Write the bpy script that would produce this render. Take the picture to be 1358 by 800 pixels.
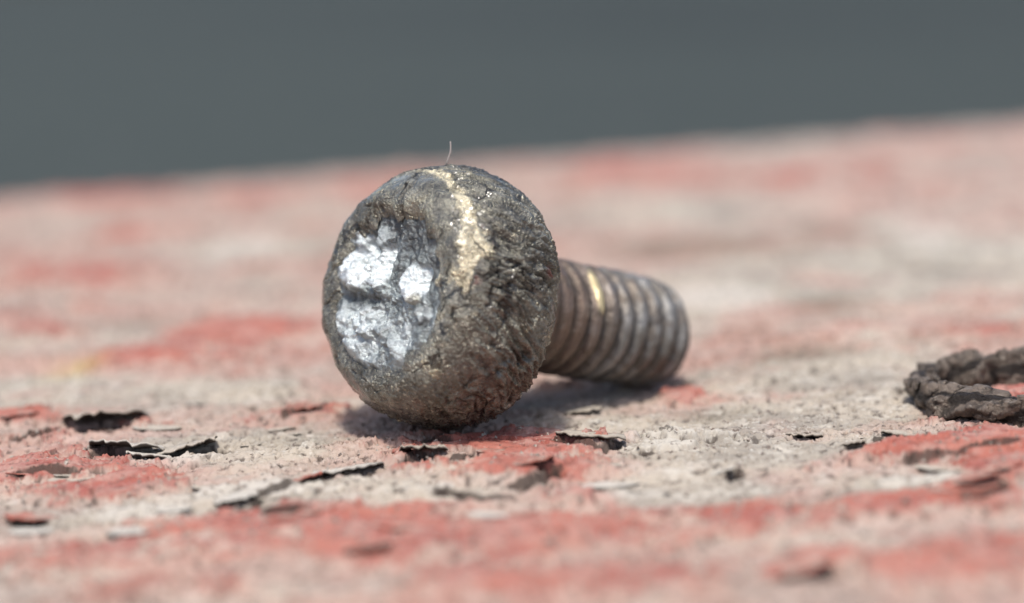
import bpy, math, random
import numpy as np
from mathutils import Vector, Matrix

# units: 1 Blender unit = 1 cm (the whole place is a few centimetres across)
scene = bpy.context.scene
for o in list(bpy.data.objects):
    bpy.data.objects.remove(o)
scene.unit_settings.system = 'METRIC'
scene.unit_settings.scale_length = 0.01

# ------------------------------------------------------------------ camera
FPX, PW, PH = 2530.0, 1358, 800
D_CAM, HORIZON, ROLL = 8.4, -60.0, math.radians(2.5)
PITCH = math.atan((400 - HORIZON) / FPX)
H_CAM = D_CAM * math.tan(PITCH + math.atan(175 / FPX))
CAM = np.array([0.0, -D_CAM, H_CAM])
FW = np.array([0, math.cos(PITCH), -math.sin(PITCH)])
R0 = np.array([1.0, 0, 0]); U0 = np.cross(R0, FW)
RT = math.cos(ROLL) * R0 - math.sin(ROLL) * U0
UP = math.cos(ROLL) * U0 + math.sin(ROLL) * R0

def at(px, py, z=0.0):
    """photo pixel -> point on the board's surface plane"""
    d = FW * FPX + RT * (px - PW / 2) - UP * (py - PH / 2)
    t = (z - CAM[2]) / d[2]
    return CAM + t * d

def pxsize(P):
    return float((np.asarray(P) - CAM) @ FW) / FPX      # cm per photo pixel at that depth

cam_data = bpy.data.cameras.new('camera')
cam = bpy.data.objects.new('camera', cam_data)
scene.collection.objects.link(cam)
m = Matrix.Identity(4)
for i in range(3):
    m[i][0], m[i][1], m[i][2], m[i][3] = RT[i], UP[i], -FW[i], CAM[i]
cam.matrix_world = m
cam_data.sensor_width = 36.0
cam_data.lens = 36.0 * FPX / PW
cam_data.clip_start = 0.05
cam_data.clip_end = 20000
cam_data.dof.use_dof = True
cam_data.dof.focus_distance = float((at(679, 590) - CAM) @ FW)
cam_data.dof.aperture_fstop = 0.22
cam_data.dof.aperture_blades = 9
scene.camera = cam

# ------------------------------------------------------------------ light
SUN_EL, SUN_AZ = math.radians(70), math.radians(188)     # azimuth clockwise from +y: from the front left
SUN = np.array([math.sin(SUN_AZ) * math.cos(SUN_EL), math.cos(SUN_AZ) * math.cos(SUN_EL), math.sin(SUN_EL)])
world = bpy.data.worlds.new('World'); scene.world = world
world.use_nodes = True
wn = world.node_tree.nodes; wl = world.node_tree.links
bg = wn.get('Background') or wn.new('ShaderNodeBackground')
sky = wn.new('ShaderNodeTexSky')
sky.sky_type = 'NISHITA'; sky.sun_disc = False
sky.sun_elevation = SUN_EL; sky.sun_rotation = SUN_AZ
sky.air_density = 1.0; sky.dust_density = 3.0; sky.ozone_density = 1.0
wl.new(sky.outputs[0], bg.inputs[0]); bg.inputs[1].default_value = 0.15
sun_d = bpy.data.lights.new('sun', 'SUN'); sun_d.energy = 3.1; sun_d.angle = math.radians(5)
sun_d.color = (1.0, 0.955, 0.89)
sun_o = bpy.data.objects.new('sun', sun_d); scene.collection.objects.link(sun_o)
sun_o.rotation_euler = Vector(SUN).to_track_quat('Z', 'Y').to_euler()
sun_o.location = Vector(SUN) * 60
scene.view_settings.view_transform = 'Standard'
scene.view_settings.look = 'None'
scene.view_settings.gamma = 1.0
scene.view_settings.exposure = 0.08
scene.cycles.use_denoising = True
scene.cycles.max_bounces = 6

# ------------------------------------------------------------------ noise
def _hash(ix, iy, iz, seed):
    h = (ix.astype(np.uint32) * np.uint32(374761393) + iy.astype(np.uint32) * np.uint32(668265263)
         + iz.astype(np.uint32) * np.uint32(2147483647 - 1234567) + np.uint32(seed * 1013904223 & 0xffffffff))
    h = (h ^ (h >> np.uint32(13))) * np.uint32(1274126177)
    h = (h ^ (h >> np.uint32(16))) * np.uint32(2246822519)
    return h ^ (h >> np.uint32(15))

def perlin2(x, y, seed=0):
    x = np.asarray(x, np.float64); y = np.asarray(y, np.float64)
    xi = np.floor(x).astype(np.int64); yi = np.floor(y).astype(np.int64)
    xf = x - xi; yf = y - yi
    u = xf * xf * xf * (xf * (xf * 6 - 15) + 10); v = yf * yf * yf * (yf * (yf * 6 - 15) + 10)
    z = np.zeros_like(xi)
    def g(i, j):
        a = _hash(xi + i, yi + j, z, seed).astype(np.float64) * (2 * math.pi / 4294967296.0)
        return np.cos(a) * (xf - i) + np.sin(a) * (yf - j)
    a = g(0, 0); b = g(1, 0); c = g(0, 1); d = g(1, 1)
    return ((a + u * (b - a)) * (1 - v) + (c + u * (d - c)) * v) * 1.45

def perlin3(p, seed=0):
    p = np.asarray(p, np.float64)
    i = np.floor(p).astype(np.int64); f = p - i
    w = f * f * f * (f * (f * 6 - 15) + 10)
    def g(a, b, c):
        h = _hash(i[:, 0] + a, i[:, 1] + b, i[:, 2] + c, seed)
        t = (h & np.uint32(65535)).astype(np.float64) * (2 * math.pi / 65536)
        zz = (h >> np.uint32(16)).astype(np.float64) / 32768.0 - 1
        r = np.sqrt(np.maximum(0, 1 - zz * zz))
        return r * np.cos(t) * (f[:, 0] - a) + r * np.sin(t) * (f[:, 1] - b) + zz * (f[:, 2] - c)
    def lx(b, c):
        a0 = g(0, b, c); return a0 + w[:, 0] * (g(1, b, c) - a0)
    def ly(c):
        a0 = lx(0, c); return a0 + w[:, 1] * (lx(1, c) - a0)
    a0 = ly(0)
    return (a0 + w[:, 2] * (ly(1) - a0)) * 1.5

def fbm2(x, y, octv=4, seed=0, gain=0.5, lac=2.03):
    s = 0; a = 1.0; n = 0
    for k in range(octv):
        s = s + a * perlin2(x + 17.3 * k, y - 9.1 * k, seed + k); n += a
        x = x * lac; y = y * lac; a *= gain
    return s / n

def fbm3(p, octv=4, seed=0, gain=0.5, lac=2.03):
    s = 0; a = 1.0; n = 0
    for k in range(octv):
        s = s + a * perlin3(p + 11.7 * k, seed + k); n += a
        p = p * lac; a *= gain
    return s / n

def sst(a, b, x):
    t = np.clip((x - a) / (b - a), 0, 1)
    return t * t * (3 - 2 * t)

# ------------------------------------------------------------------ object helpers
def link(o, parent=None):
    scene.collection.objects.link(o)
    if parent is not None:
        o.parent = parent
    return o

def mesh_np(name, verts, faces, mat=None, parent=None, smooth=True, attrs=None):
    """verts (n,3), faces (m,4) or (m,3) index array or list of tuples -> ONE mesh object"""
    me = bpy.data.meshes.new(name)
    V = np.asarray(verts, np.float32)
    if isinstance(faces, np.ndarray):
        k = faces.shape[1]; nf = len(faces)
        me.vertices.add(len(V)); me.vertices.foreach_set('co', V.ravel())
        me.loops.add(nf * k); me.loops.foreach_set('vertex_index', faces.astype(np.int32).ravel())
        me.polygons.add(nf)
        me.polygons.foreach_set('loop_start', np.arange(0, nf * k, k, dtype=np.int32))
        me.polygons.foreach_set('loop_total', np.full(nf, k, np.int32))
        me.update(calc_edges=True)
    else:
        me.from_pydata([tuple(map(float, v)) for v in V], [], faces)
    me.polygons.foreach_set('use_smooth', np.full(len(me.polygons), smooth, bool))
    if attrs:
        for an, arr in attrs.items():
            a = me.attributes.new(an, 'FLOAT_COLOR', 'POINT')
            c = np.ones((len(V), 4), np.float32); c[:, :arr.shape[1]] = arr
            a.data.foreach_set('color', c.ravel())
    if mat: me.materials.append(mat)
    return link(bpy.data.objects.new(name, me), parent)

def grid_faces(nu, nv, wrap=False):
    """rows nu (slow) x columns nv (fast); wrap joins the last column to the first"""
    i = np.arange(nu - 1)[:, None]; j = np.arange(nv if wrap else nv - 1)[None, :]
    j2 = (j + 1) % nv
    a = i * nv + j; b = i * nv + j2; c = (i + 1) * nv + j2; d = (i + 1) * nv + j
    return np.stack([a, b, c, d], -1).reshape(-1, 4)

def tag(o, label=None, cat=None, group=None, kind=None):
    if label: o['label'] = label
    if cat: o['category'] = cat
    if group: o['group'] = group
    if kind: o['kind'] = kind
    return o

# ------------------------------------------------------------------ materials
class NT:
    def __init__(s, name):
        s.m = bpy.data.materials.new(name); s.m.use_nodes = True
        s.t = s.m.node_tree; s.n = s.t.nodes; s.l = s.t.links
        s.bsdf = s.n.get('Principled BSDF')
    def sock(s, v, inp):
        if hasattr(v, 'is_linked') or isinstance(v, bpy.types.NodeSocket): s.l.new(v, inp)
        elif isinstance(v, tuple) and len(v) == 3 and inp.type == 'RGBA': inp.default_value = (*v, 1)
        else: inp.default_value = v
    def coord(s, sc=(1, 1, 1)):
        c = s.n.new('ShaderNodeTexCoord'); mp = s.n.new('ShaderNodeMapping')
        mp.inputs['Scale'].default_value = sc
        s.l.new(c.outputs['Object'], mp.inputs[0]); return mp.outputs[0]
    def noise(s, vec, scale, detail=4, rough=0.55, dist=0.0):
        x = s.n.new('ShaderNodeTexNoise'); s.l.new(vec, x.inputs['Vector'])
        x.inputs['Scale'].default_value = scale; x.inputs['Detail'].default_value = detail
        x.inputs['Roughness'].default_value = rough; x.inputs['Distortion'].default_value = dist
        return x.outputs['Fac']
    def ramp(s, v, a, b, lo=0.0, hi=1.0):
        x = s.n.new('ShaderNodeMapRange'); s.l.new(v, x.inputs['Value'])
        x.inputs['From Min'].default_value = a; x.inputs['From Max'].default_value = b
        x.inputs['To Min'].default_value = lo; x.inputs['To Max'].default_value = hi
        x.interpolation_type = 'SMOOTHSTEP'
        return x.outputs[0]
    def mix(s, f, a, b, mode='MIX'):
        x = s.n.new('ShaderNodeMix'); x.data_type = 'RGBA'; x.blend_type = mode
        s.sock(f, x.inputs[0]); s.sock(a, x.inputs[6]); s.sock(b, x.inputs[7]); return x.outputs[2]
    def math(s, op, a, b=0.0):
        x = s.n.new('ShaderNodeMath'); x.operation = op
        s.sock(a, x.inputs[0]); s.sock(b, x.inputs[1]); return x.outputs[0]
    def attr(s, name):
        x = s.n.new('ShaderNodeAttribute'); x.attribute_name = name
        sp = s.n.new('ShaderNodeSeparateColor'); s.l.new(x.outputs['Color'], sp.inputs[0])
        return sp.outputs[0], sp.outputs[1], sp.outputs[2], x.outputs['Alpha']
    def set(s, **k):
        for a, v in k.items():
            s.sock(v, s.bsdf.inputs[a.replace('_', ' ')])
    def bump(s, h, strength, dist):
        x = s.n.new('ShaderNodeBump'); s.l.new(h, x.inputs['Height'])
        x.inputs['Strength'].default_value = strength; x.inputs['Distance'].default_value = dist
        s.l.new(x.outputs[0], s.bsdf.inputs['Normal'])

RED_A, RED_B, RED_C = (0.43, 0.14, 0.10), (0.31, 0.07, 0.055), (0.46, 0.26, 0.215)
GREY_A, GREY_B, GREY_C = (0.48, 0.42, 0.345), (0.33, 0.295, 0.25), (0.55, 0.505, 0.435)
DIRT_SHADE = (0.045, 0.032, 0.026)  # dark specks, and the painted shade of cracks and gaps

def crust_colour(t, v):
    """weathered primer / lichen crust: beige, grey, pale, with dark and warm specks"""
    c = t.mix(t.ramp(t.noise(v, 1.3, 5), 0.38, 0.62), GREY_A, GREY_B)
    c = t.mix(t.ramp(t.noise(v, 5.0, 5, 0.6), 0.50, 0.68), c, GREY_C)
    c = t.mix(t.ramp(t.noise(v, 26.0, 3, 0.6), 0.52, 0.74, 0, 0.55), c, (0.20, 0.17, 0.135))
    c = t.mix(t.ramp(t.noise(v, 44.0, 2, 0.5), 0.60, 0.75, 0, 0.7), c, (0.66, 0.63, 0.57))
    return c

def red_colour(t, v):
    c = t.mix(t.ramp(t.noise(v, 2.2, 4), 0.35, 0.65), RED_A, RED_B)
    c = t.mix(t.ramp(t.noise(v, 4.3, 6, 0.65), 0.44, 0.66, 0, 0.85), c, RED_C)
    c = t.mix(t.ramp(t.noise(v, 34.0, 3, 0.6), 0.55, 0.75, 0, 0.6), c, (0.55, 0.40, 0.34))
    c = t.mix(t.ramp(t.noise(v, 21.0, 3, 0.6), 0.64, 0.78, 0, 0.6), c, (0.12, 0.05, 0.04))
    return c

def board_material():
    t = NT('weathered_red_paint')
    v = t.coord((1, 1.6, 1))
    r, pale, dirt_shade, warm = t.attr('masks')
    c = crust_colour(t, v)
    c = t.mix(t.math('MULTIPLY', pale, 0.75), c, (0.57, 0.53, 0.465))
    c = t.mix(r, c, red_colour(t, v))
    tr, tg, ty, _ = t.attr('tints')
    c = t.mix(t.math('MULTIPLY', tg, 0.8), c, (0.17, 0.15, 0.11))
    c = t.mix(t.math('MULTIPLY', ty, 0.6), c, (0.62, 0.55, 0.16))
    c = t.mix(t.math('MULTIPLY', tr, 0.66), c, (0.47, 0.27, 0.225))
    c = t.mix(dirt_shade, c, DIRT_SHADE)
    t.set(Base_Color=c, Roughness=0.82, Specular_IOR_Level=0.25)
    h = t.math('ADD', t.math('MULTIPLY', t.noise(v, 40.0, 4, 0.65), 0.6), t.math('MULTIPLY', t.noise(v, 95.0, 2, 0.6), 0.4))
    t.bump(h, 0.55, 0.02)
    return t.m

def flake_material(name, kind):
    t = NT(name); v = t.coord((1, 1.6, 1))
    c = red_colour(t, v) if kind == 'red' else crust_colour(t, v)
    if kind == 'pale': c = t.mix(0.6, c, (0.62, 0.59, 0.53))
    if kind == 'red': c = t.mix(t.ramp(t.noise(v, 7, 5, .6), .42, .6, 0, .8), c, crust_colour(t, v))
    r, g, b, _ = t.attr('masks')
    c = t.mix(t.math('MULTIPLY', b, .95), c, (0.036, 0.026, 0.022))  # undersides darkened to paint in the shade of the gap
    t.set(Base_Color=c, Roughness=0.82, Specular_IOR_Level=0.25)
    t.bump(t.noise(v, 55.0, 4, 0.65), 0.5, 0.015)
    return t.m

def head_material():
    t = NT('crusted_steel')
    v = t.coord()
    hilite, ru, pit, olive = t.attr('masks')
    c = t.mix(t.ramp(t.noise(v, 4, 5), .35, .65), (0.128, 0.122, 0.101), (0.305, 0.295, 0.245))
    c = t.mix(t.ramp(t.noise(v, 24, 4, .65), .52, .66, 0, .75), c, (0.05, 0.041, 0.03))
    c = t.mix(t.math('MULTIPLY', t.ramp(t.noise(v, 50, 3, .6), .56, .66, 0, .9), t.ramp(t.noise(v, 6.5, 4, .6), .42, .62, .05, .8)), c, (0.72, 0.67, 0.53))  # cream specks painted in as glints on the crust
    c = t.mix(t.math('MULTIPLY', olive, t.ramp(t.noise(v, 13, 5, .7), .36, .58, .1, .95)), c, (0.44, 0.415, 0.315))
    c = t.mix(t.math('MULTIPLY', hilite, t.ramp(t.noise(v, 22, 5, .7), .32, .52, .35, .95)), c, (0.90, 0.80, 0.56))  # sun highlight painted as a cream streak
    c = t.mix(ru, c, (0.27, 0.09, 0.065))
    c = t.mix(t.math('MULTIPLY', pit, 0.85), c, (0.026, 0.02, 0.016))
    wv = t.n.new('ShaderNodeVectorMath'); wv.operation = 'ADD'
    nz_ = t.n.new('ShaderNodeTexNoise'); t.l.new(v, nz_.inputs['Vector']); nz_.inputs['Scale'].default_value = 7; nz_.inputs['Detail'].default_value = 5
    sc_ = t.n.new('ShaderNodeVectorMath'); sc_.operation = 'SCALE'; sc_.inputs[3].default_value = .28
    t.l.new(nz_.outputs['Color'], sc_.inputs[0]); t.l.new(v, wv.inputs[0]); t.l.new(sc_.outputs[0], wv.inputs[1])
    vo = t.n.new('ShaderNodeTexVoronoi'); vo.feature = 'DISTANCE_TO_EDGE'; vo.inputs['Scale'].default_value = 5.5
    t.l.new(wv.outputs[0], vo.inputs['Vector'])
    crack = t.math('MULTIPLY', t.ramp(vo.outputs['Distance'], .012, .045, 1, 0), t.ramp(t.noise(v, 3.7, 3), .45, .58))
    c = t.mix(t.math('MULTIPLY', crack, .9), c, (0.022, 0.017, 0.014))
    t.set(Base_Color=c, Metallic=t.math('MULTIPLY', t.ramp(t.noise(v, 9, 4), .35, .6, .35, .9), t.math('SUBTRACT', 1.0, ru)), Roughness=t.ramp(t.noise(v, 30, 3), .3, .7, .17, .42),
          Coat_Weight=t.math('MULTIPLY', t.ramp(t.noise(v, 12, 3), .35, .6, .4, 1.0), t.math('SUBTRACT', 1.0, t.math('MAXIMUM', t.math('MULTIPLY', hilite, .45), t.math('MULTIPLY', ru, .9)))), Coat_Roughness=0.17)
    h = t.math('ADD', t.math('MULTIPLY', t.noise(v, 40, 5, .68), .6), t.math('MULTIPLY', t.noise(v, 80, 2, .6), .5))
    h = t.math('SUBTRACT', h, t.math('MULTIPLY', crack, .9))
    t.bump(h, 1.0, 0.022)
    return t.m

def silver_material():
    t = NT('torn_bright_metal')
    v = t.coord()
    br, dk, cru, _ = t.attr('masks')
    c = t.mix(t.ramp(t.noise(v, 8, 5), .35, .7), (0.225, 0.25, 0.25), (0.48, 0.53, 0.53))
    c = t.mix(t.math('MULTIPLY', br, t.ramp(t.noise(v, 16, 5, .7), .32, .50, .35, .97)), c, (0.87, 0.93, 0.93))  # white highlights painted onto the bent-up patches
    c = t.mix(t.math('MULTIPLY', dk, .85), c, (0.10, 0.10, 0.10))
    c = t.mix(t.ramp(t.noise(v, 7.3, 4), .60, .68, 0, .5), c, (0.42, 0.38, 0.27))
    crust = t.mix(t.ramp(t.noise(v, 24, 4, .65), .42, .6), (0.17, 0.155, 0.125), (0.06, 0.05, 0.04))
    crust = t.mix(t.ramp(t.noise(v, 50, 3, .6), .57, .67, 0, .85), crust, (0.50, 0.47, 0.40))
    c = t.mix(cru, c, crust)
    t.set(Base_Color=c, Metallic=t.math('SUBTRACT', .92, t.math('MULTIPLY', cru, .45)), Roughness=t.ramp(t.noise(v, 20, 3), .3, .7, .26, .46))
    t.bump(t.noise(v, 40, 5, .65), 0.8, 0.025)
    return t.m

def shank_material():
    t = NT('tarnished_thread_steel')
    v = t.coord()
    hilite, brown, root, steel = t.attr('masks')
    c = t.mix(t.ramp(t.noise(v, 7, 5), .35, .65), (0.15, 0.14, 0.125), (0.28, 0.275, 0.265))
    c = t.mix(t.math('MULTIPLY', brown, .85), c, (0.16, 0.105, 0.075))
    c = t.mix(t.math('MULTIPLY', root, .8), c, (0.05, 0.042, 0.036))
    c = t.mix(t.ramp(t.noise(v, 9, 5, .65), .48, .62, 0, .75), c, (0.10, 0.078, 0.06))
    c = t.mix(t.ramp(t.noise(v, 6, 5, .65), .56, .70, 0, .6), c, (0.30, 0.25, 0.20))
    c = t.mix(hilite, c, (0.60, 0.50, 0.29))  # sun highlight on a thread crest, painted yellow
    t.set(Base_Color=c, Metallic=0.45, Roughness=t.ramp(t.noise(v, 15, 3), .3, .7, .34, .62))
    t.bump(t.noise(v, 45, 4, .6), 0.5, 0.012)
    return t.m

def scrap_material():
    t = NT('crusted_scrap')
    v = t.coord()
    _, _, pit, _ = t.attr('masks')
    c = t.mix(t.ramp(t.noise(v, 6, 5), .35, .65), (0.09, 0.068, 0.053), (0.27, 0.215, 0.17))
    c = t.mix(t.ramp(t.noise(v, 32, 4, .65), .54, .7, 0, .7), c, (0.52, 0.46, 0.38))
    c = t.mix(t.ramp(t.noise(v, 14, 5, .7), .52, .64, 0, .8), c, (0.05, 0.04, 0.032))
    c = t.mix(pit, c, (0.035, 0.027, 0.022))
    t.set(Base_Color=c, Metallic=0.25, Roughness=t.ramp(t.noise(v, 24, 3), .3, .7, .35, .7))
    t.bump(t.noise(v, 30, 6, .7), 1.0, 0.035)
    return t.m

def simple_material(name, col, rough=0.8, col2=None, scale=8, metallic=0.0, alpha=None):
    t = NT(name)
    c = t.mix(t.ramp(t.noise(t.coord(), scale, 4), .35, .65), col, col2 or tuple(x * .7 for x in col))
    t.set(Base_Color=c, Roughness=rough, Metallic=metallic)
    return t.m

MAT_BOARD = board_material()
MAT_FLAKE = {k: flake_material('flake_' + k, k) for k in ('red', 'grey', 'pale')}
MAT_HEAD, MAT_SILVER, MAT_SHANK, MAT_SCRAP = head_material(), silver_material(), shank_material(), scrap_material()

# ------------------------------------------------------------------ pavement far below the board
t = NT('slate_pavement')
v = t.coord()
c = t.mix(t.ramp(t.noise(v, 0.006, 3), .38, .62), (0.054, 0.066, 0.064), (0.036, 0.044, 0.045))
c = t.mix(t.ramp(t.noise(v, 0.6, 5, .7), .4, .7, 0, .5), c, (0.078, 0.086, 0.084))
t.set(Base_Color=c, Roughness=0.95, Specular_IOR_Level=0.1)
t.bump(t.noise(v, 3.0, 5, .7), 0.5, 0.2)
BOARD_T = 3.6
pv = 6000.0
gx = np.linspace(-pv, pv, 9)
GX, GY = np.meshgrid(gx, gx)
pavement = mesh_np('pavement', np.stack([GX.ravel(), GY.ravel(), np.full(GX.size, -BOARD_T - 0.02)], 1), grid_faces(9, 9), t.m)
tag(pavement, kind='structure')

# ------------------------------------------------------------------ the board
eL, eR = at(0, 257), at(1358, 156)
YAW = math.atan2(eR[1] - eL[1], eR[0] - eL[0])
cy, sy = math.cos(YAW), math.sin(YAW)
def to_uv(x, y): return x * cy + y * sy, -x * sy + y * cy
def to_xy(u, v): return u * cy - v * sy, u * sy + v * cy
V_FAR = to_uv(*at(679, 208)[:2])[1]
V_NEAR, U_LO, U_HI = -15.0, -24.0, 26.0

def axis_points(lo, hi, c0, c1, s0, grow):
    pts = list(np.arange(c0, c1, s0))
    x, d = c1, 0.0
    while x < hi: pts.append(x); x += s0 * (1 + grow * (x - c1))
    pts.append(hi)
    x = c0 - s0
    while x > lo: pts.append(x); x -= s0 * (1 + grow * (c0 - x))
    pts.append(lo)
    return np.array(sorted(pts))
UA = axis_points(U_LO, U_HI, -2.7, 2.9, 0.0075, 2.0)
VA = axis_points(V_NEAR, V_FAR, -1.5, 1.5, 0.0105, 2.0)
VV, UU = np.meshgrid(VA, UA, indexing='ij')
XX, YY = to_xy(UU, VV)

def blobs(lst):
    """sum of soft patches; each (px, py, rx, ry, amplitude) is unprojected to the board once"""
    s = np.zeros_like(XX)
    for px, py, rx, ry, a in lst:
        P = at(px, py); w = rx * pxsize(P)
        y0, y1 = at(px, py + ry)[1], at(px, py - ry)[1]
        h = max((y1 - y0) / 2, 0.02)
        rise = math.tan(math.radians(8)) * 0
        e = ((XX - P[0]) / w) ** 2 + ((YY - P[1]) / h) ** 2
        s += a * np.exp(-e * 0.9)
    return s

RED = [(725, 592, 90, 20, 2.1), (690, 628, 85, 16, 1.5), (790, 610, 40, 14, .8), (565, 626, 35, 9, .7), (905, 517, 38, 9, 1.8),
       (1240, 603, 110, 14, 1.3), (1320, 625, 70, 14, 1.1), (1310, 585, 50, 14, 1.0), (1070, 580, 32, 6, 1.2), (1300, 657, 55, 14, 1.2),
       (1190, 668, 95, 12, 1.1), (60, 625, 120, 18, 1.0), (20, 556, 70, 10, 1.2), (210, 640, 70, 14, .7), (310, 695, 120, 12, 1.2),
       (130, 660, 110, 14, .7), (300, 610, 60, 6, -.3),
       (560, 712, 170, 20, 1.2), (505, 738, 50, 14, 1.2), (770, 660, 40, 7, 1.6), (480, 680, 90, 12, .6), (660, 770, 150, 24, .7),
       (1000, 690, 80, 18, 1.1), (1240, 752, 150, 20, 1.1), (60, 750, 110, 22, .8), (230, 780, 110, 18, .8), (870, 770, 110, 18, .9),
       (1090, 740, 40, 12, .8), (770, 710, 90, 12, .7), (900, 720, 60, 14, .5),
       (100, 365, 90, 14, 1.1), (290, 443, 70, 14, 1.1), (205, 472, 50, 9, 1.3), (60, 435, 70, 14, .9), (340, 440, 50, 10, .8),
       (140, 262, 80, 8, 1.0), (340, 262, 50, 8, .9), (520, 250, 120, 10, .8), (1100, 236, 110, 16, .6), (880, 235, 100, 12, .6),
       (1270, 195, 120, 12, .2), (800, 225, 90, 8, .9), (240, 315, 120, 9, .5), (1125, 456, 40, 6, .5), (1320, 450, 50, 8, .3), (1340, 525, 30, 8, 1.0), (420, 545, 60, 8, .5), (450, 600, 110, 10, .25),
       # grey crust
       (950, 600, 200, 24, -1.3), (1060, 545, 160, 20, -.9), (230, 600, 120, 18, -1.1), (370, 590, 90, 24, -1.0), (230, 670, 120, 12, -1.6),
       (360, 650, 70, 10, -1.2), (560, 660, 120, 9, -1.0), (850, 650, 130, 12, -1.2), (1230, 640, 70, 6, -1.8), (60, 505, 120, 14, -.8),
       (300, 520, 160, 18, -.7), (850, 560, 90, 14, -.8), (1100, 500, 220, 26, -.8), (340, 320, 110, 16, -.9), (1250, 330, 160, 40, -.9),
       (950, 280, 110, 20, -.8), (1000, 380, 200, 30, -.8), (430, 770, 70, 16, -.7), (1070, 775, 120, 14, -.7), (930, 660, 120, 12, -.6), (70, 690, 70, 8, -.2)]
PALE = [(180, 682, 70, 10, 1.2), (320, 655, 90, 11, 1.1), (1225, 640, 75, 7, 1.4), (950, 585, 180, 24, .6), (230, 615, 100, 12, .7), (320, 330, 60, 16, 1.0),
        (1250, 310, 130, 50, .7), (950, 400, 90, 14, .9), (1100, 440, 120, 12, .7), (860, 660, 80, 8, .8), (560, 655, 60, 7, .7), (960, 390, 60, 14, .6), (1000, 480, 60, 9, .4)]
GREEN = [(935, 326, 100, 11, 1.3), (1100, 302, 50, 14, .9), (1100, 403, 46, 11, 1.0), (1050, 470, 80, 14, .9), (1000, 440, 60, 9, .5), (170, 425, 60, 9, .7), (960, 545, 70, 8, .5), (870, 330, 60, 10, .7),
         (1210, 552, 60, 7, .5), (380, 585, 80, 8, .3), (1240, 345, 80, 10, .35), (560, 330, 200, 20, .2)]
YELLOW = [(95, 487, 30, 10, 1.0)]
CAVITY = [(128, 568, 42, 6, 1.2), (160, 604, 48, 5, 1.0), (270, 598, 44, 5, 1.0), (400, 548, 34, 3, .8), (470, 631, 46, 3, 1.0), (560, 614, 34, 3, 1.0),  # dents under flakes, bolt head and tip, with shade painted in
          (762, 594, 44, 3, .9), (1062, 580, 30, 3, .6), (1185, 582, 30, 3, .9), (1138, 594, 22, 3, .9), (972, 632, 16, 3, 1.0), (1318, 658, 36, 5, .9),
          (720, 636, 46, 3, .7), (600, 580, 100, 4, .6), (900, 495, 34, 5, .8), (1095, 762, 46, 7, .55)]

PINK = [(300, 750, 620, 50, .8), (1000, 755, 520, 45, .75), (90, 640, 200, 26, .5), (120, 380, 260, 60, .35), (500, 235, 300, 16, .4)]
CRACKS = [[(240, 692), (330, 673), (365, 655), (400, 641), (440, 633), (520, 624)], [(520, 617), (560, 607), (590, 612), (640, 603)], [(170, 575), (90, 570), (60, 574), (0, 580)],
          [(105, 603), (150, 598), (200, 607), (240, 607), (310, 590)], [(725, 588), (760, 597), (800, 597), (828, 586)], [(660, 648), (720, 640), (752, 630)], [(1040, 578), (1085, 576)],
          [(1155, 577), (1205, 586)], [(1118, 598), (1165, 588)], [(958, 637), (990, 627)], [(1245, 672), (1300, 668), (1340, 645)], [(365, 553), (400, 549), (442, 540)], [(0, 692), (70, 690)],
          [(340, 690), (430, 688)], [(560, 655), (640, 660), (690, 652)], [(840, 598), (900, 602)], [(0, 640), (60, 632), (120, 636)], [(560, 585), (600, 592)], [(1180, 620), (1260, 612), (1358, 600)]]
def crack_field(wx, wy):
    """distance to the nearest open crack, which side of it (+ far, - near) and how open it is there"""
    d = np.full(XX.shape, 9.0); side = np.ones(XX.shape); op = np.zeros(XX.shape)
    xx, yy = XX + .30 * wx, YY + .45 * wy
    for line in CRACKS:
        pts = sorted((at(*p)[:2] for p in line), key=lambda q: q[0])
        seg = [np.linalg.norm(b - a) for a, b in zip(pts[:-1], pts[1:])]; tot = sum(seg); run = 0
        for a, b, sl in zip(pts[:-1], pts[1:], seg):
            ab = b - a; t_ = np.clip(((xx - a[0]) * ab[0] + (yy - a[1]) * ab[1]) / (ab @ ab), 0, 1)
            dd = np.hypot(xx - a[0] - t_ * ab[0], yy - a[1] - t_ * ab[1]); n = dd < d
            f = (run + t_ * sl) / tot
            d = np.where(n, dd, d); side = np.where(n, np.sign(ab[0] * (yy - a[1]) - ab[1] * (xx - a[0])), side)
            op = np.where(n, sst(0, .2, f) * sst(1, .8, f), op); run += sl
    return d, side, op

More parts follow.
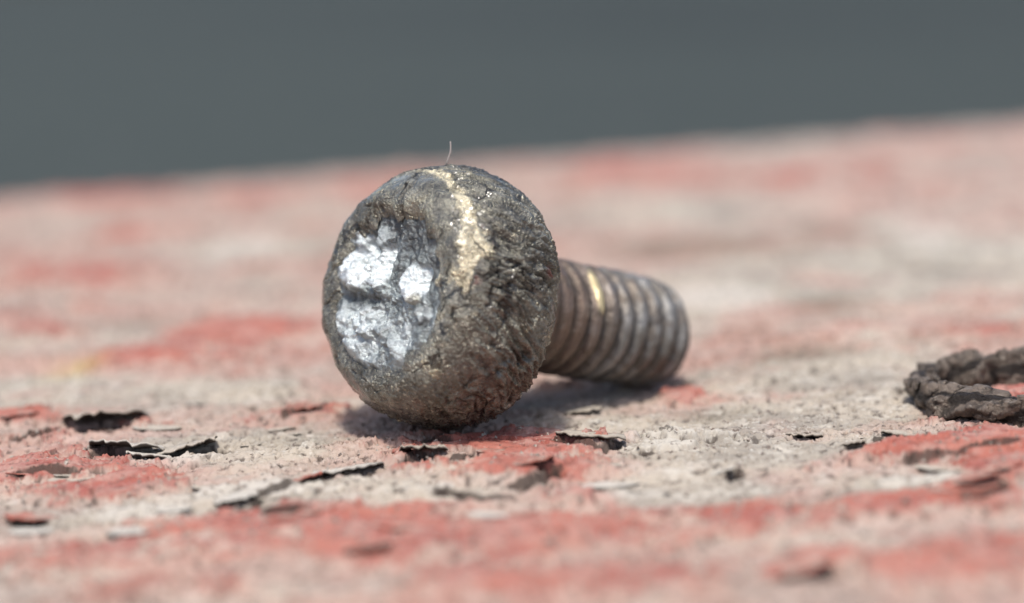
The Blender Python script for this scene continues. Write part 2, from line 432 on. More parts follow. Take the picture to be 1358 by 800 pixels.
def surface():
    u, v = UU, VV
    # ragged domain warp
    wx = 0.16 * fbm2(u * 3, v * 3, 4, 11) + 0.03 * fbm2(u * 22, v * 22, 2, 14)
    wy = 0.16 * fbm2(u * 3, v * 3, 4, 21) + 0.03 * fbm2(u * 22, v * 22, 2, 24)
    uu, vv = u + wx, v + wy
    wide = fbm2(uu * 0.55, vv * 1.0, 5, 31)
    mid = fbm2(uu * 1.5, vv * 2.6, 5, 41)
    near_detail = fbm2(uu * 5, vv * 8, 4, 51)
    red_pot = -0.26 + blobs(RED) + 0.65 * wide + 0.95 * mid + 0.40 * near_detail
    fine = fbm2(uu * 14, vv * 20, 4, 56, gain=.6)
    wear = fbm2(uu * 2.8, vv * 6.2, 6, 58, gain=.66)
    worn_pot = red_pot - 0.14 + 0.65 * fine + 1.15 * wear
    red = sst(0.0, 0.07, worn_pot) * (0.95 - .45 * sst(-.1, .5, wear - .2 * red_pot))
    pale_pot = blobs(PALE) - 0.55 + 0.5 * fbm2(uu * 1.2 + 5, vv * 2.2, 5, 61) + .35 * near_detail
    pale = sst(0.0, 0.10, pale_pot) * (1 - 0.5 * red)
    # height
    h = 0.030 * fbm2(u * 0.45, v * 0.8, 3, 71) + 0.012 * fbm2(u * 1.6, v * 3.5, 3, 75)
    h = h + 0.018 * sst(-.01, 0.035, worn_pot) + 0.012 * sst(0.0, 0.03, red_pot + .12 * fine) + 0.012 * sst(0.42, 0.47, red_pot + .25 * near_detail) 
    h = h + 0.020 * sst(0.0, 0.06, pale_pot)
    for k, (su, sv, thr, a) in enumerate(((.9, 1.9, .12, .014), (1.7, 3.6, .18, .012), (3.2, 6.0, .22, .010), (2.3, 5.0, -.25, .010))):
        h = h + a * sst(thr, thr + .035, fbm2(uu * su + 3 * k, vv * sv, 5, 81 + 7 * k, gain=.58))
    gran = fbm2(u * 17, v * 22, 3, 111, gain=.62)
    fib = np.abs(fbm2(u * 6 + .4 * wx, v * 26, 3, 121))
    h = h + gran * (0.021 * (1 - red) + 0.007 * red) - 0.010 * (1 - red) * sst(.10, .0, fib)
    # cracks along the grain
    cr = np.abs(fbm2(uu * 0.8, vv * 4.2, 4, 131)); crm = sst(.022, .004, cr) * sst(.05, .25, fbm2(u * .9, v * 1.3, 3, 141))
    cav = blobs(CAVITY) + 0.30 * fbm2(uu * 7, vv * 9, 4, 151) * (blobs(CAVITY) > .05)
    cavm = sst(.42, .60, cav)
    cr2 = np.abs(fbm2(uu * 2.0 + 7, vv * 6.5, 4, 161)); crm2 = sst(.016, .004, cr2) * sst(.0, .2, fbm2(u * 1.6, v * 2.4, 3, 171))
    crm = np.maximum(crm, .8 * crm2)
    cd, cside, cop = crack_field(wx, wy)
    cop = cop * (.45 + .9 * sst(-.3, .3, fbm2(u * 3, v * 3, 3, 181)))
    h = h + cop * np.where(cside > 0, .012 * np.exp(-(cd / .16) ** 2), -.009 * np.exp(-(cd / .05) ** 2))
    crl = sst(.2, .5, cop) * np.where(cside > 0, sst(.020, .009, cd), sst(.040, .018, cd))  # dark band painted along each crack as its shade
    h = h - 0.045 * crm - 0.05 * cavm
    crm = np.maximum(crm, crl)
    dirt_shade = np.clip(0.85 * crm + 0.95 * cavm + .75 * sst(.14, .32, -gran) * (1 - .5 * red), 0, 1)  # crack and under-flake shade painted dark, plus dirt between the granules
    green = np.clip(1.1 * blobs(GREEN) * (1 + .8 * mid + .5 * near_detail), 0, 1)
    yel = np.clip(blobs(YELLOW), 0, 1)
    pink = np.clip(sst(-1.0, -.05, red_pot) * (.80 + .9 * wide + .8 * wear), 0, 1) * (1 - red)
    pink = np.maximum(pink, np.clip(blobs(PINK), 0, .85) * np.clip(.75 + 1.0 * mid + .7 * wear, 0, 1)) * (1 - .6 * red)
    return h, red, pale, dirt_shade, green, yel, pink

HH, m_red, m_pale, m_dirt_shade, m_green, m_yel, m_pink = surface()
iu = np.argmin(abs(UA)); iv = np.argmin(abs(VA))
HH = HH - HH[iv - 60:iv + 60, iu - 90:iu + 90].mean()
# the worn, rounded far arris with nibbles
edge = 0.10 * fbm2(UA * 0.5, UA * 0 + 3, 4, 201)
roll_off = np.clip((VV - (V_FAR - 0.35)) / 0.35, 0, 1)
HH = HH - 0.16 * roll_off ** 2.5
# a shallow hollow in the board where the thread's tip rests
HH = HH - 0.040 * np.exp(-(((XX - .72) / .55) ** 2 + ((YY - 1.0) / .55) ** 2) ** 1.0)

def ground_z(x, y):
    u, v = to_uv(np.asarray(x, float), np.asarray(y, float))
    i = np.clip(np.searchsorted(VA, v) - 1, 0, len(VA) - 2); j = np.clip(np.searchsorted(UA, u) - 1, 0, len(UA) - 2)
    a = np.clip((v - VA[i]) / (VA[i + 1] - VA[i]), 0, 1); b = np.clip((u - UA[j]) / (UA[j + 1] - UA[j]), 0, 1)
    return (HH[i, j] * (1 - a) * (1 - b) + HH[i + 1, j] * a * (1 - b) + HH[i, j + 1] * (1 - a) * b + HH[i + 1, j + 1] * a * b)

nv_, nu_ = XX.shape
top = np.stack([XX.ravel(), YY.ravel(), HH.ravel()], 1)
masks = np.stack([m_red.ravel(), m_pale.ravel(), m_dirt_shade.ravel()], 1)
tints = np.stack([m_pink.ravel(), m_green.ravel(), m_yel.ravel()], 1)
faces = grid_faces(nv_, nu_)
# skirts: far face, near face and both ends go down to the underside
def skirt(idx, off):
    P = top[idx].copy(); P[:, 2] = -BOARD_T
    n = len(idx); base = off
    f = np.stack([idx[:-1], idx[1:], base + np.arange(1, n), base + np.arange(n - 1)], 1)
    return P, f
allv, allf, off = [top], [faces], len(top)
ids = np.arange(nv_ * nu_).reshape(nv_, nu_)
for idx in (ids[-1][::-1], ids[0], ids[:, 0][::-1], ids[:, -1]):
    P, f = skirt(idx, off); allv.append(P); allf.append(f[:, ::-1]); off += len(P)
V_all = np.concatenate(allv); F_all = np.concatenate(allf)
pad = len(V_all) - len(top)
masks = np.concatenate([masks, np.tile([[.6, 0, 0]], (pad, 1))]); tints = np.concatenate([tints, np.zeros((pad, 3))])
board = mesh_np('painted_board', V_all, F_all, MAT_BOARD, attrs={'masks': masks, 'tints': tints})
tag(board, 'weathered board with flaking red paint and pale grey crust that the bolt lies on', 'board')

# ------------------------------------------------------------------ lifted paint flakes (parts of the board)
def flake_mesh(w, d, lift, seed, nx=26, ny=8, th=0.010, curl=1.7, side=0.0):
    """attached at the back, its ragged front lip curled up; returns verts, faces, masks. Lip centre at the origin, back towards +y"""
    s = np.linspace(-1, 1, nx); q = np.linspace(0, 1, ny)
    Q, S = np.meshgrid(q, s, indexing='ij')
    rag = 0.16 * fbm2(S * 4 + seed * 7.1, S * 0 + seed, 4, seed) + .06 * fbm2(S * 13 + seed, S * 0, 2, seed + 5)
    env = np.clip(1 - np.abs(S) ** 2.6, 0, 1) ** 0.6
    y = d * (1 - Q * (0.35 + 0.65 * env)) + d * rag * Q - 0.0
    x = S * w / 2 * (0.86 + 0.14 * Q) + 0.03 * w * fbm2(Q * 3, S * 3 + seed, 2, seed + 9)
    lft = lift * (env ** .8) * (1 + side * S) * (1 + .8 * fbm2(S * 3 + seed, S * 0, 3, seed + 3))
    z = lft * Q ** curl + 0.006 * fbm2(S * 5, Q * 4 + seed, 3, seed + 2) - 0.008 * (1 - Q) - 0.012 * (np.abs(S) > .97)
    up = np.stack([x.ravel(), y.ravel(), z.ravel() + th], 1); lo = np.stack([x.ravel(), y.ravel(), z.ravel()], 1)
    f = grid_faces(ny, nx); n = nx * ny
    F = [f[:, ::-1], f + n]
    ids = np.arange(n).reshape(ny, nx)
    loop = np.concatenate([ids[0], ids[1:, -1], ids[-1, -2::-1], ids[-2:0:-1, 0]])
    l2 = np.roll(loop, -1)
    F.append(np.stack([loop, l2, l2 + n, loop + n], 1))
    mk = np.zeros((2 * n, 3)); mk[n:, 2] = 0.95
    return np.concatenate([up, lo]), np.concatenate(F), mk

FLAKES = [  # lip px, py, width px, back px(depth), gap px, slope deg, kind, side
    (128, 570, 118, 20, 17, -2, 'grey', .2), (155, 606, 112, 10, 12, 3, 'pale', 0), (184, 613, 74, 8, 6, 8, 'pale', .2), (268, 602, 92, 16, 14, -14, 'grey', .3),
    (405, 549, 74, 12, 6, -10, 'red', 0), (470, 631, 106, 12, 8, -9, 'pale', .1), (560, 614, 66, 12, 9, -2, 'grey', -.2), (420, 640, 44, 8, 6, -20, 'red', 0),
    (770, 596, 100, 13, 7, 5, 'grey', 0), (720, 638, 66, 11, 6, -12, 'red', .3), (1064, 580, 52, 9, 4, 2, 'grey', 0), (1184, 583, 58, 11, 6, 9, 'grey', 0),
    (1140, 595, 40, 8, 6, -10, 'grey', 0), (972, 633, 30, 8, 6, -22, 'pale', 0), (1312, 660, 74, 14, 10, -14, 'red', .5), (1096, 765, 100, 26, 12, -28, 'red', .4),
    (330, 672, 60, 12, 4, -16, 'pale', 0), (790, 545, 50, 10, 5, -12, 'grey', 0),
    (545, 602, 30, 6, 5, -15, 'red', 0), (500, 745, 70, 18, 9, -10, 'red', 0), (20, 695, 80, 14, 6, 8, 'red', 0)]
for i, (px, py, wp, bp, gp, slope, kind, side) in enumerate(FLAKES):
    P = at(px, py); k = pxsize(P)
    d = at(px, py - bp)[1] - P[1]
    vts, fcs, mk = flake_mesh(wp * k, d, gp * k, 300 + i * 13, side=side)
    # slope of the lip in the picture -> turn about the vertical on the board
    q = at(px + 20, py - 20 * math.tan(math.radians(-slope)))
    a = math.atan2(q[1] - P[1], q[0] - P[0]); a = max(-.9, min(.9, a))
    o = mesh_np('paint_flake', vts, fcs, MAT_FLAKE[kind], board, attrs={'masks': mk})
    back = (P[0] - math.sin(a) * d, P[1] + math.cos(a) * d)
    z = float(max(ground_z(*back), ground_z(P[0], P[1]) - .004))
    o.location = (P[0], P[1], z + 0.004); o.rotation_euler.z = a

# many small chips, shared meshes
rng = random.Random(5)
chip_protos = {}
for kind in ('red', 'grey', 'pale'):
    for q in range(4):
        vts, fcs, mk = flake_mesh(0.16 + .05 * q, 0.10 + .02 * q, 0.009 + .002 * q, 900 + q * 17 + len(kind), nx=10, ny=4, th=.006)
        chip_protos[(kind, q)] = (vts, fcs, mk)
chip_me = {}
placed = 0
while placed < 45:
    px, py = rng.uniform(-20, 1380), 525 + rng.random() ** 1.4 * 200
    if 415 < px < 960 and py < 585: continue
    if 1195 < px and 440 < py < 580: continue
    P = at(px, py)
    u, v = to_uv(P[0], P[1])
    i = min(max(int(np.searchsorted(VA, v)), 0), nv_ - 1); j = min(max(int(np.searchsorted(UA, u)), 0), nu_ - 1)
    kind = 'red' if m_red[i, j] > .5 else ('pale' if m_pale[i, j] > .4 else 'grey')
    if rng.random() < .15: kind = 'pale'
    key = (kind, rng.randrange(4))
    if key not in chip_me:
        o = mesh_np('paint_flake', *chip_protos[key][:2], MAT_FLAKE[kind], board, attrs={'masks': chip_protos[key][2]})
        chip_me[key] = o
    else:
        o = chip_me[key].copy(); link(o, board)
    s = rng.uniform(.35, 1.0)
    o.scale = (s * rng.uniform(.8, 1.5), s, s * rng.uniform(.3, .9))
    o.rotation_euler.z = rng.uniform(-.7, .7) + YAW * .5
    o.location = (P[0], P[1], float(ground_z(P[0], P[1])) + .002)
    placed += 1

# ------------------------------------------------------------------ the bolt
BX, BY, R, BYAW, RF, TR, TB, RB, RS, L, RSO = -0.395, 0.066, 0.592, 0.83, 0.415, 0.394, 0.572, 0.446, 0.282, 1.81, 0.382
dip = math.asin((R - RS) / (L - TR)) + 0.062
A = np.array([math.sin(BYAW) * math.cos(dip), math.cos(BYAW) * math.cos(dip), -math.sin(dip)])
E1 = np.cross(A, [0, 0, 1]); E1 /= np.linalg.norm(E1)      # across the face, to the right and nearer
E2 = np.cross(E1, A)                                        # up in the face
O = np.array([BX, BY, 0]) + E2 * R - A * TR
bolt = link(bpy.data.objects.new('bolt', None))
tag(bolt, 'worn steel bolt with a torn bright socket lying on the flaking red board', 'bolt')
bolt.matrix_world = Matrix(((E1[0], E2[0], -A[0], O[0]), (E1[1], E2[1], -A[1], O[1]), (E1[2], E2[2], -A[2], O[2]), (0, 0, 0, 1)))
bolt.empty_display_size = 0.2
# local axes: x across the face, y up, z out of the face (towards the viewer); the shank runs to -z

def local(v):
    v = np.asarray(v, float); return np.array([v @ E1, v @ E2, -(v @ A)])

# head: profile revolved, then roughened
prof = []
for r in np.linspace(RSO - 0.012, RF, 8): prof.append((0.012 if r < RSO else 0.0, r))
prof[0] = (0.030, RSO - 0.055); prof[1] = (0.012, RSO - 0.030); prof[2] = (0.004, RSO - .010)
for k in np.linspace(0, 1, 100)[1:]:
    a = k * math.pi / 2; prof.append((TR * (1 - math.cos(a)), RF + (R - RF) * math.sin(a)))
for k in np.linspace(0, 1, 50)[1:]:
    a = k * math.pi / 2
    prof.append((TR + (TB - TR) * math.sin(a), RB + (R - RB) * math.cos(a)))
for r in np.linspace(RB, 0.2, 14)[1:]: prof.append((TB, r))
prof = np.array(prof); NT_ = 640
th = np.linspace(0, 2 * math.pi, NT_, endpoint=False)
T_, TH = np.meshgrid(prof[:, 0], th, indexing='ij'); RR_, _ = np.meshgrid(prof[:, 1], th, indexing='ij')
lipj = fbm2(np.cos(th) * 2.6, np.sin(th) * 2.6, 5, 301, gain=.62)
RR_ = RR_ + (np.clip((RF + .06 - RR_) / .10, 0, 1) * (np.arange(len(prof))[:, None] < 30)) * (.075 * lipj)[None, :]
dp = np.gradient(prof, axis=0); nrm = np.stack([-dp[:, 1], dp[:, 0]], 1); nrm /= np.linalg.norm(nrm, axis=1, keepdims=True) + 1e-9
if nrm[40, 1] < 0: nrm = -nrm
P = np.stack([(RR_ * np.cos(TH)).ravel(), (RR_ * np.sin(TH)).ravel(), -T_.ravel()], 1)
NN = np.stack([(nrm[:, 1:2] * np.cos(th)[None]).ravel(), (nrm[:, 1:2] * np.sin(th)[None]).ravel(), np.repeat(-nrm[:, 0], NT_)], 1)
tt = T_.ravel(); rr = RR_.ravel(); ta = TH.ravel()
warp = fbm3(P * 3.0, 3, 7)
lump = fbm3(P * 2.2, 4, 1)
# wrinkles of the crust run from the face towards the back, splayed and broken
tb_ = ta + 1.3 * tt + .25 * lump + .6
cyl = np.stack([np.cos(tb_) * 9.7 + warp * 1.1 + .37, np.sin(tb_) * 9.7 + warp * 1.1 + .41, tt * 2.0 + warp + .3], 1)
wr = 1 - np.abs(fbm3(cyl, 3, 17)) * 2.4
wmask = sst(.05, .16, tt)
cyl2 = np.stack([np.cos(tb_ + .7) * 23.3 + warp * 3 + .3, np.sin(tb_ + .7) * 23.3 + warp * 3 + .6, tt * 6 + .2], 1)
wr2 = 1 - np.abs(fbm3(cyl2, 3, 19)) * 2.4
wpatch = sst(-.25, .25, fbm3(P * 2.4 + 3, 3, 23))
wr_s = (np.clip(wr, 0, 1) ** 2 - .45) * (.35 + .65 * wpatch); wr2_s = (np.clip(wr2, 0, 1) ** 2 - .45) * (1 - .5 * wpatch)
gran = fbm3(P * 20, 4, 27, gain=.6)
pits = fbm3(P * 9, 4, 37)
disp = 0.018 * lump + wmask * (0.036 * wr_s + 0.006 * wr2_s) + 0.004 * gran - 0.006 * sst(.30, .5, pits)
crackn = np.abs(fbm3(P * 2.6 + warp[:, None] * .5, 4, 47)); crk = sst(.03, .006, crackn) * sst(-.05, .2, fbm3(P * 2, 3, 57))
disp -= 0.012 * crk
# battered rim of the face
disp += 0.020 * np.exp(-((tt - .02) / .05) ** 2) * fbm3(P * 7, 3, 67)
disp[:NT_] *= 0.2
P = P + NN * disp[:, None]
deg = np.degrees(ta)
def around(c, w): return np.exp(-(((deg - c + 180) % 360 - 180) / w) ** 2)
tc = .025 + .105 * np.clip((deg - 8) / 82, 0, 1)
yel = 1.15 * np.exp(-((tt - tc - .02 * fbm3(P * 6, 3, 78)) / .025) ** 2) * sst(0, 14, deg) * sst(112, 80, deg) + .75 * np.exp(-((tt - .11) / .05) ** 2) * around(26, 9)  # streak of sun highlight painted along the edge of the face
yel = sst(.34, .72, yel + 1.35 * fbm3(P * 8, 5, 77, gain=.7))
olive = np.clip(1.0 * sst(-.25, .25, fbm3(P * 5, 5, 79, gain=.62)) * around(80, 75) * sst(.36, .05, tt) + .8 * sst(-.05, .4, fbm3(P * 5, 5, 89, gain=.62)) * around(40, 60) * sst(.56, .15, tt) + .35 * sst(0, .4, fbm3(P * 4, 5, 91, gain=.62)), 0, 1)  # olive crust, paler over the top where sky and sun sheen is painted
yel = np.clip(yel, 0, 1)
disp2 = .005 * yel * (1 + fbm3(P * 18, 3, 99))
P = P + NN * disp2[:, None]
rust = sst(.50, .75, .70 * around(18, 7) * np.exp(-((tt - .44) / .06) ** 2) + 1.5 * around(138, 26) * np.exp(-((tt - .17) / .10) ** 2) + .45 * around(300, 10) * np.exp(-((tt - .02) / .05) ** 2) + .45 * fbm3(P * 8, 4, 87))
rust = np.maximum(rust * .85, .7 * sst(.36, .5, fbm3(P * 6 + 4, 4, 97)))
pit = np.clip(.9 * crk + .5 * sst(.3, .5, pits) + .6 * sst(.12, .45, -gran) + .75 * wmask * sst(.5, .15, wr) * (.4 + .6 * wpatch) + .55 * wmask * sst(.45, .05, wr2), 0, 1)
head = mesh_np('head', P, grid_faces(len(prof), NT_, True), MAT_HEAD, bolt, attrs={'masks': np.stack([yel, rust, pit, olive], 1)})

# worn socket: torn metal facets in the recess (sub-part of the head)
S_l = local(SUN)
cpos = local(CAM - O); V_l = cpos / np.linalg.norm(cpos)
Hn = S_l + V_l; Hn /= np.linalg.norm(Hn)                    # tilt of a facet that throws the sun to the viewer
nr, na = 64, 200
rad = np.linspace(0, RSO + 0.012, nr); ang = np.linspace(0, 2 * math.pi, na, endpoint=False)
RG, AG = np.meshgrid(rad, ang, indexing='ij')
x = (RG * np.cos(AG)).ravel(); y = (RG * np.sin(AG)).ravel()
wxx = x / 1.09 + .06 * fbm2(x * 8, y * 8, 5, 5, gain=.65); wyy = y / 1.09 +.06 * fbm2(x * 8 + 9, y * 8, 5, 6, gain=.65)
# torn facets: seed x, y, tilt towards the half vector (1 = full), size bias
# patches where the torn metal is bent up towards the light: x, y, radius x, radius y, tilt, highlight painted into the colour
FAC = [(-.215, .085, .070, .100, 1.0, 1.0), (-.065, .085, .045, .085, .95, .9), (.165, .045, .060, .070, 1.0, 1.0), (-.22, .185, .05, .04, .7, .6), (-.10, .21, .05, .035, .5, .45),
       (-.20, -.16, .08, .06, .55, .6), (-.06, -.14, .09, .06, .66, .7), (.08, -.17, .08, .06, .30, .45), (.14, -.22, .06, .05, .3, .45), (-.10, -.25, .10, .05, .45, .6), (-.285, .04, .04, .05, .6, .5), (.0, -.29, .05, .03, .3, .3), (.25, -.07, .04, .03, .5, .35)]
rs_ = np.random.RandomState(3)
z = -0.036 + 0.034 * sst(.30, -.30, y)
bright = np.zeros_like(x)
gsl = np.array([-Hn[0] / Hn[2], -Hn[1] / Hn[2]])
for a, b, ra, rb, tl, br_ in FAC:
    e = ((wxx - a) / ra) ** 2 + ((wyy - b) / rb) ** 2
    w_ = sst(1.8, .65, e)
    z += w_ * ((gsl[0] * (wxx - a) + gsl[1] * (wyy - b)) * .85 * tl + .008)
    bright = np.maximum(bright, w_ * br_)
z += 0.020 * fbm2(x * 9, y * 9, 3, 15) + 0.026 * (np.abs(fbm2(x * 16, y * 14, 3, 16, gain=.6)) - .2) + .008 * fbm2(x * 42, y * 42, 3, 18)
groove = np.exp(-((y + .065 + .05 * fbm2(x * 6, x * 0, 3, 8)) / .020) ** 2) * sst(.14, -.02, x) * sst(-.36, -.27, x)
z -= .018 * groove
z = np.clip(z, -.15, .03)
rg = RG.ravel()
rim_t = sst(RSO - .05, RSO + .005, rg); z = z * (1 - rim_t) + (-0.014) * rim_t
rag = fbm2(x * 9, y * 9, 4, 45, gain=.6)
crust_m = sst(-.05, .30, (rg - RSO - .005) / .08 + 1.1 * rag + .25 * sst(.1, .3, y)) * (1 - .8 * bright)
dark = np.clip(.6 * groove + .75 * sst(.08, .26, y + .30 * x + .25 * rag) * (1 - bright) + .5 * sst(.05, .3, rag) * (1 - bright), 0, 1)  # rim's shade painted on the upper socket; groove and random blotches too
sock = mesh_np('worn_socket', np.stack([x, y, z], 1), grid_faces(nr, na, True), MAT_SILVER, head, attrs={'masks': np.stack([bright, dark, crust_m], 1)})
# burrs of metal standing on the face's rim
def shard(a, r, s, seed, mat, name, z0=0.0):
    q = np.random.RandomState(seed)
    n = 7
    rg = np.linspace(0, 2 * math.pi, n, endpoint=False)
    base = np.stack([np.cos(rg) * s * q.uniform(.7, 1.3, n), np.sin(rg) * s * q.uniform(.7, 1.3, n), q.uniform(-.5, .1, n) * s], 1)
    mid = base * .65 + np.array([0, 0, s * .55]) + q.normal(0, s * .12, (n, 3))
    topv = np.array([[q.normal(0, s * .2), q.normal(0, s * .2), s * .9]])
    vts = np.concatenate([base, mid, topv]) + np.array([math.cos(a) * r, math.sin(a) * r, z0])
    f = [(i, (i + 1) % n, n + (i + 1) % n, n + i) for i in range(n)] + [(n + i, n + (i + 1) % n, 2 * n) for i in range(n)] + [tuple(range(n))[::-1]]
    return mesh_np(name, vts, f, mat, head, smooth=False)
MAT_RUST = simple_material('rust_crumb', (0.22, 0.085, 0.05), .85, (0.10, 0.05, 0.035), 20)
for k, (a, r, s, z0) in enumerate(((168, .40, .028, -.02), (176, .46, .020, -.06), (185, .405, .016, -.03), (120, .50, .022, -.10), (131, .50, .020, -.10), (240, .45, .018, -.05), (15, .575, .012, -.42))):
    shard(math.radians(a), r, s, 50 + k, MAT_RUST if k != 0 else MAT_HEAD, 'rust_crumb', z0)

# shank with a real helical thread
PITCH_T = 0.104
tS = np.linspace(TB - 0.06, L - .02, int((L - TB + .04) / PITCH_T * 14)); NS = 160
ths = np.linspace(0, 2 * math.pi, NS, endpoint=False)
Tg, Ag = np.meshgrid(tS, ths, indexing='ij')
ph = (Tg / PITCH_T - Ag / (2 * math.pi)) % 1.0
ridge = 1 - np.abs(2 * ph - 1)                       # 0 root, 1 crest
ridge_s = sst(.08, .80, ridge)
Pc = np.stack([(np.cos(Ag) * .28).ravel(), (np.sin(Ag) * .28).ravel(), -Tg.ravel()], 1)
grime = fbm3(Pc * 6, 4, 147).reshape(Tg.shape)
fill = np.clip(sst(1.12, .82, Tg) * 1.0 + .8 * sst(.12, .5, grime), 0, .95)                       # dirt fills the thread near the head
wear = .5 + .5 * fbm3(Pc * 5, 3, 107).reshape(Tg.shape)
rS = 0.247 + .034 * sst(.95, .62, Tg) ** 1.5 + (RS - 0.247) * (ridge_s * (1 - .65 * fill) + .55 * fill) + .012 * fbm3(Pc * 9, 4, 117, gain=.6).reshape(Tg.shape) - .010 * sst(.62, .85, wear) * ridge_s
rS = rS * (1 - .10 * sst(L - .13, L - .02, Tg))
Ps = np.stack([(rS * np.cos(Ag)).ravel(), (rS * np.sin(Ag)).ravel(), -Tg.ravel()], 1)
# closing rings of the tip
cap = []
for rf_, tz in ((.20, L), (.15, L + .004), (.07, L + .002), (.001, L)):
    cap.append(np.stack([rf_ * np.cos(ths), rf_ * np.sin(ths), np.full(NS, -tz) + .006 * np.sin(5 * ths)], 1))
Pall = np.concatenate([Ps] + cap)
dg = np.degrees(Ag)
def arnd(c, w): return np.exp(-(((dg - c + 180) % 360 - 180) / w) ** 2)
hiliteS = sst(.35, .6, np.exp(-((Tg - (1.105 + .104 * (Ag / (2 * math.pi)))) / .05) ** 2) * arnd(38, 30) * 1.1 * sst(.2, .6, ridge) + .15 * fbm3(Pc * 8, 3, 127).reshape(Tg.shape))  # painted sun highlight on one stretch of crest
bS = np.clip(sst(1.35, 1.0, Tg) + .3 * fbm3(Pc * 4, 3, 137).reshape(Tg.shape), 0, 1)
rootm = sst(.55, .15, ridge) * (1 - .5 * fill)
mS = np.stack([hiliteS.ravel(), bS.ravel(), rootm.ravel()], 1)
mS = np.concatenate([mS, np.tile([[0, .2, .6]], (NS * 4, 1))])
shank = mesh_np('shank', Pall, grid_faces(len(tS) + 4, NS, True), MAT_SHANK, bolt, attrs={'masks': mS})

# thin fibre stuck to the top of the head
def tube(name, pts, rads, mat, parent=None, n=8):
    pts = np.asarray(pts, float); vs = []
    for i, p in enumerate(pts):
        tdir = pts[min(i + 1, len(pts) - 1)] - pts[max(i - 1, 0)]; tdir /= np.linalg.norm(tdir)
        a = np.cross(tdir, [1, .3, .1]); a /= np.linalg.norm(a); b = np.cross(tdir, a)
        for q in range(n):
            w = 2 * math.pi * q / n; vs.append(p + rads[i] * (math.cos(w) * a + math.sin(w) * b))
    f = [tuple(x) for x in grid_faces(len(pts), n, True)] + [tuple(range(n))[::-1], tuple(range((len(pts) - 1) * n, len(pts) * n))]
    return mesh_np(name, vs, f, mat, parent)
MAT_FIBRE = simple_material('pale_fibre', (0.45, 0.39, 0.36), .9)
fb = [(-.035, .575, -.25), (-.022, .62, -.25), (-.015, .66, -.252), (-.024, .685, -.255), (-.026, .705, -.25)]
tube('fibre', fb, (.005, .004, .0035, .003, .002), MAT_FIBRE, bolt)

# settle the bolt on the surface
bpy.context.view_layer.update()
gap = []
for ob in (head, shank):
    co = np.empty(len(ob.data.vertices) * 3, np.float32); ob.data.vertices.foreach_get('co', co); co = co.reshape(-1, 3)
    Wd = O + co[:, 0:1] * E1 + co[:, 1:2] * E2 - co[:, 2:3] * A
    gap.append(float(np.percentile(Wd[:, 2] - ground_z(Wd[:, 0], Wd[:, 1]), .02)))
bolt.location.z -= min(max(min(gap), -.06), .06) + .004
print('bolt gaps', gap)

# ------------------------------------------------------------------ twisted scrap at the right
path_px = [(1440, 566), (1372, 564), (1312, 559), (1266, 553), (1236, 544), (1224, 530), (1238, 516), (1275, 510), (1330, 511), (1390, 512), (1450, 512)]
ctrl = np.array([at(*p) for p in path_px]); rad_c = np.array([.085, .088, .092, .086, .080, .078, .080, .084, .090, .095, .095])
def catmull(c, n):
    out = []
    for i in range(len(c) - 1):
        p0, p1, p2, p3 = c[max(i - 1, 0)], c[i], c[i + 1], c[min(i + 2, len(c) - 1)]
        for t_ in np.linspace(0, 1, n, endpoint=False):
            out.append(.5 * ((2 * p1) + (-p0 + p2) * t_ + (2 * p0 - 5 * p1 + 4 * p2 - p3) * t_ ** 2 + (-p0 + 3 * p1 - 3 * p2 + p3) * t_ ** 3))
    out.append(c[-1]); return np.array(out)
cl = catmull(np.column_stack([ctrl, rad_c]), 34)
cp, cr_ = cl[:, :3].copy(), cl[:, 3]
arc = np.concatenate([[0], np.cumsum(np.linalg.norm(np.diff(cp), axis=1) if False else np.linalg.norm(np.diff(cp, axis=0), axis=1))])
cp[:, 2] = ground_z(cp[:, 0], cp[:, 1]) * .5 + cr_ * .72 + .03 * sst(.5, 1.0, arc / arc[-1])
tg = np.gradient(cp, axis=0); tg /= np.linalg.norm(tg, axis=1, keepdims=True)
sd = np.cross(tg, [0, 0, 1]); sd /= np.linalg.norm(sd, axis=1, keepdims=True); upv = np.cross(sd, tg)
NQ = 72; aq = np.linspace(0, 2 * math.pi, NQ, endpoint=False)
ARC, AQ = np.meshgrid(arc, aq, indexing='ij')
tw = (1.5 * AQ / math.pi * .5 * 2 - ARC / .36 + 1.2 * fbm3(np.stack([np.cos(AQ).ravel() * .5, np.sin(AQ).ravel() * .5, ARC.ravel() * 3], 1), 3, 241).reshape(ARC.shape)) % 1.0
rdg = 1 - np.abs(2 * tw - 1)
nzp = np.stack([np.cos(AQ).ravel() * .5, np.sin(AQ).ravel() * .5, ARC.ravel() * 5], 1)
nz = fbm3(nzp * 1.6, 4, 211).reshape(ARC.shape); nz2 = fbm3(nzp * 5, 3, 221, gain=.6).reshape(ARC.shape)
lmp = fbm3(nzp * .7, 3, 231).reshape(ARC.shape)
phi = AQ - ARC * (2 * math.pi / .95) + 3.0 * lmp + .9 * nz
a_, b_ = .112, .060
RQ = a_ * b_ / np.sqrt((b_ * np.cos(phi)) ** 2 + (a_ * np.sin(phi)) ** 2)
RQ = RQ * (1 + .34 * nz + .26 * nz2 + .30 * lmp) * (cr_[:, None] / .100)
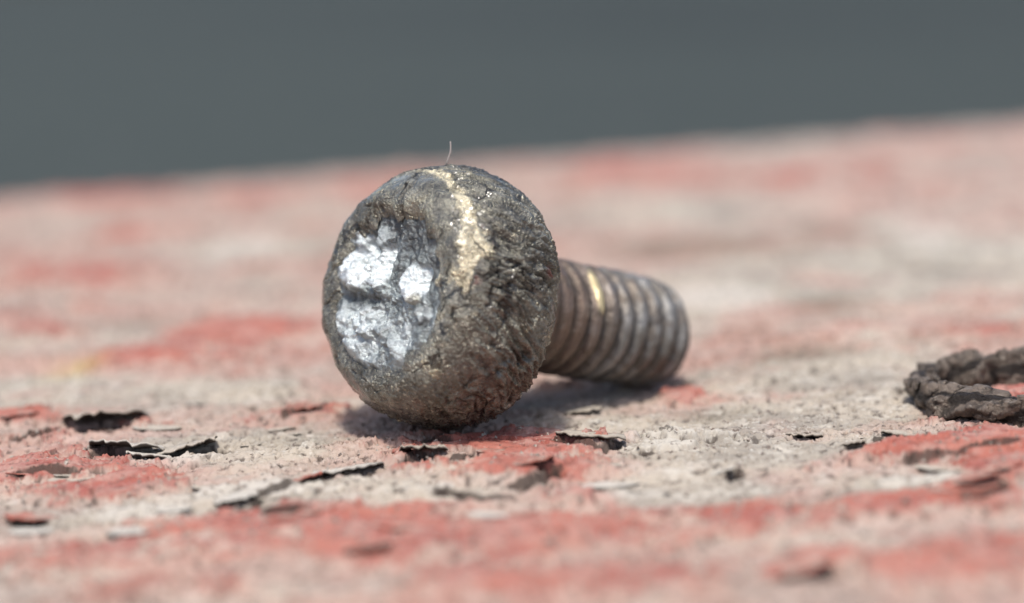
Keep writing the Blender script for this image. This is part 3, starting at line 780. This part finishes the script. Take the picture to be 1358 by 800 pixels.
rdg = sst(.3, .95, np.abs(np.cos(phi)))
SP = cp[:, None, :] + RQ[..., None] * (np.cos(AQ)[..., None] * sd[:, None, :] + np.sin(AQ)[..., None] * upv[:, None, :])
pitm = np.clip(sst(.35, .08, rdg) + .6 * sst(.1, .4, -nz2), 0, 1).ravel()
caps = np.concatenate([np.repeat(cp[:1], NQ, 0) * .98 + SP[0] * .02, SP.reshape(-1, 3), np.repeat(cp[-1:], NQ, 0) * .98 + SP[-1] * .02])
pitm = np.concatenate([np.ones(NQ) * .5, pitm, np.ones(NQ) * .5])
scrap = mesh_np('twisted_scrap', caps, grid_faces(len(cp) + 2, NQ, True), MAT_SCRAP, attrs={'masks': np.stack([pitm, pitm, pitm], 1)})
tag(scrap, 'dark crusty twisted length of scrap bent back on itself beside the red paint', 'scrap metal')

# ------------------------------------------------------------------ loose grit
q = np.random.RandomState(12)
N = 2600
vs, fs = [], []
k = 0
while k < N:
    px, py = q.uniform(-30, 1390), q.uniform(500, 800)
    Pg = at(px, py); s = q.uniform(.004, .016) * (1.6 if q.rand() < .06 else 1)
    zz = float(ground_z(Pg[0], Pg[1]))
    b = len(vs)
    tet = np.array([[1, 0, -.4], [-.5, .87, -.4], [-.5, -.87, -.4], [0, 0, 1.0], [.5, .5, .6]]) * s * q.uniform(.6, 1.3, (5, 3))
    w = q.uniform(0, 6.28); cw, sw = math.cos(w), math.sin(w)
    for p in tet: vs.append((Pg[0] + p[0] * cw - p[1] * sw, Pg[1] + p[0] * sw + p[1] * cw, zz + p[2] * .7 + .002))
    fs += [(b, b + 1, b + 4), (b + 1, b + 3, b + 4), (b + 1, b + 2, b + 3), (b + 2, b, b + 3), (b, b + 4, b + 3), (b + 2, b + 1, b)]
    k += 1
MAT_GRIT = simple_material('grit', (0.45, 0.40, 0.34), .9, (0.16, 0.12, 0.10), 30)
grit = mesh_np('grit', np.array(vs), fs, MAT_GRIT, smooth=False)
tag(grit, 'fine pale grit and paint crumbs strewn over the board', None, kind='stuff')
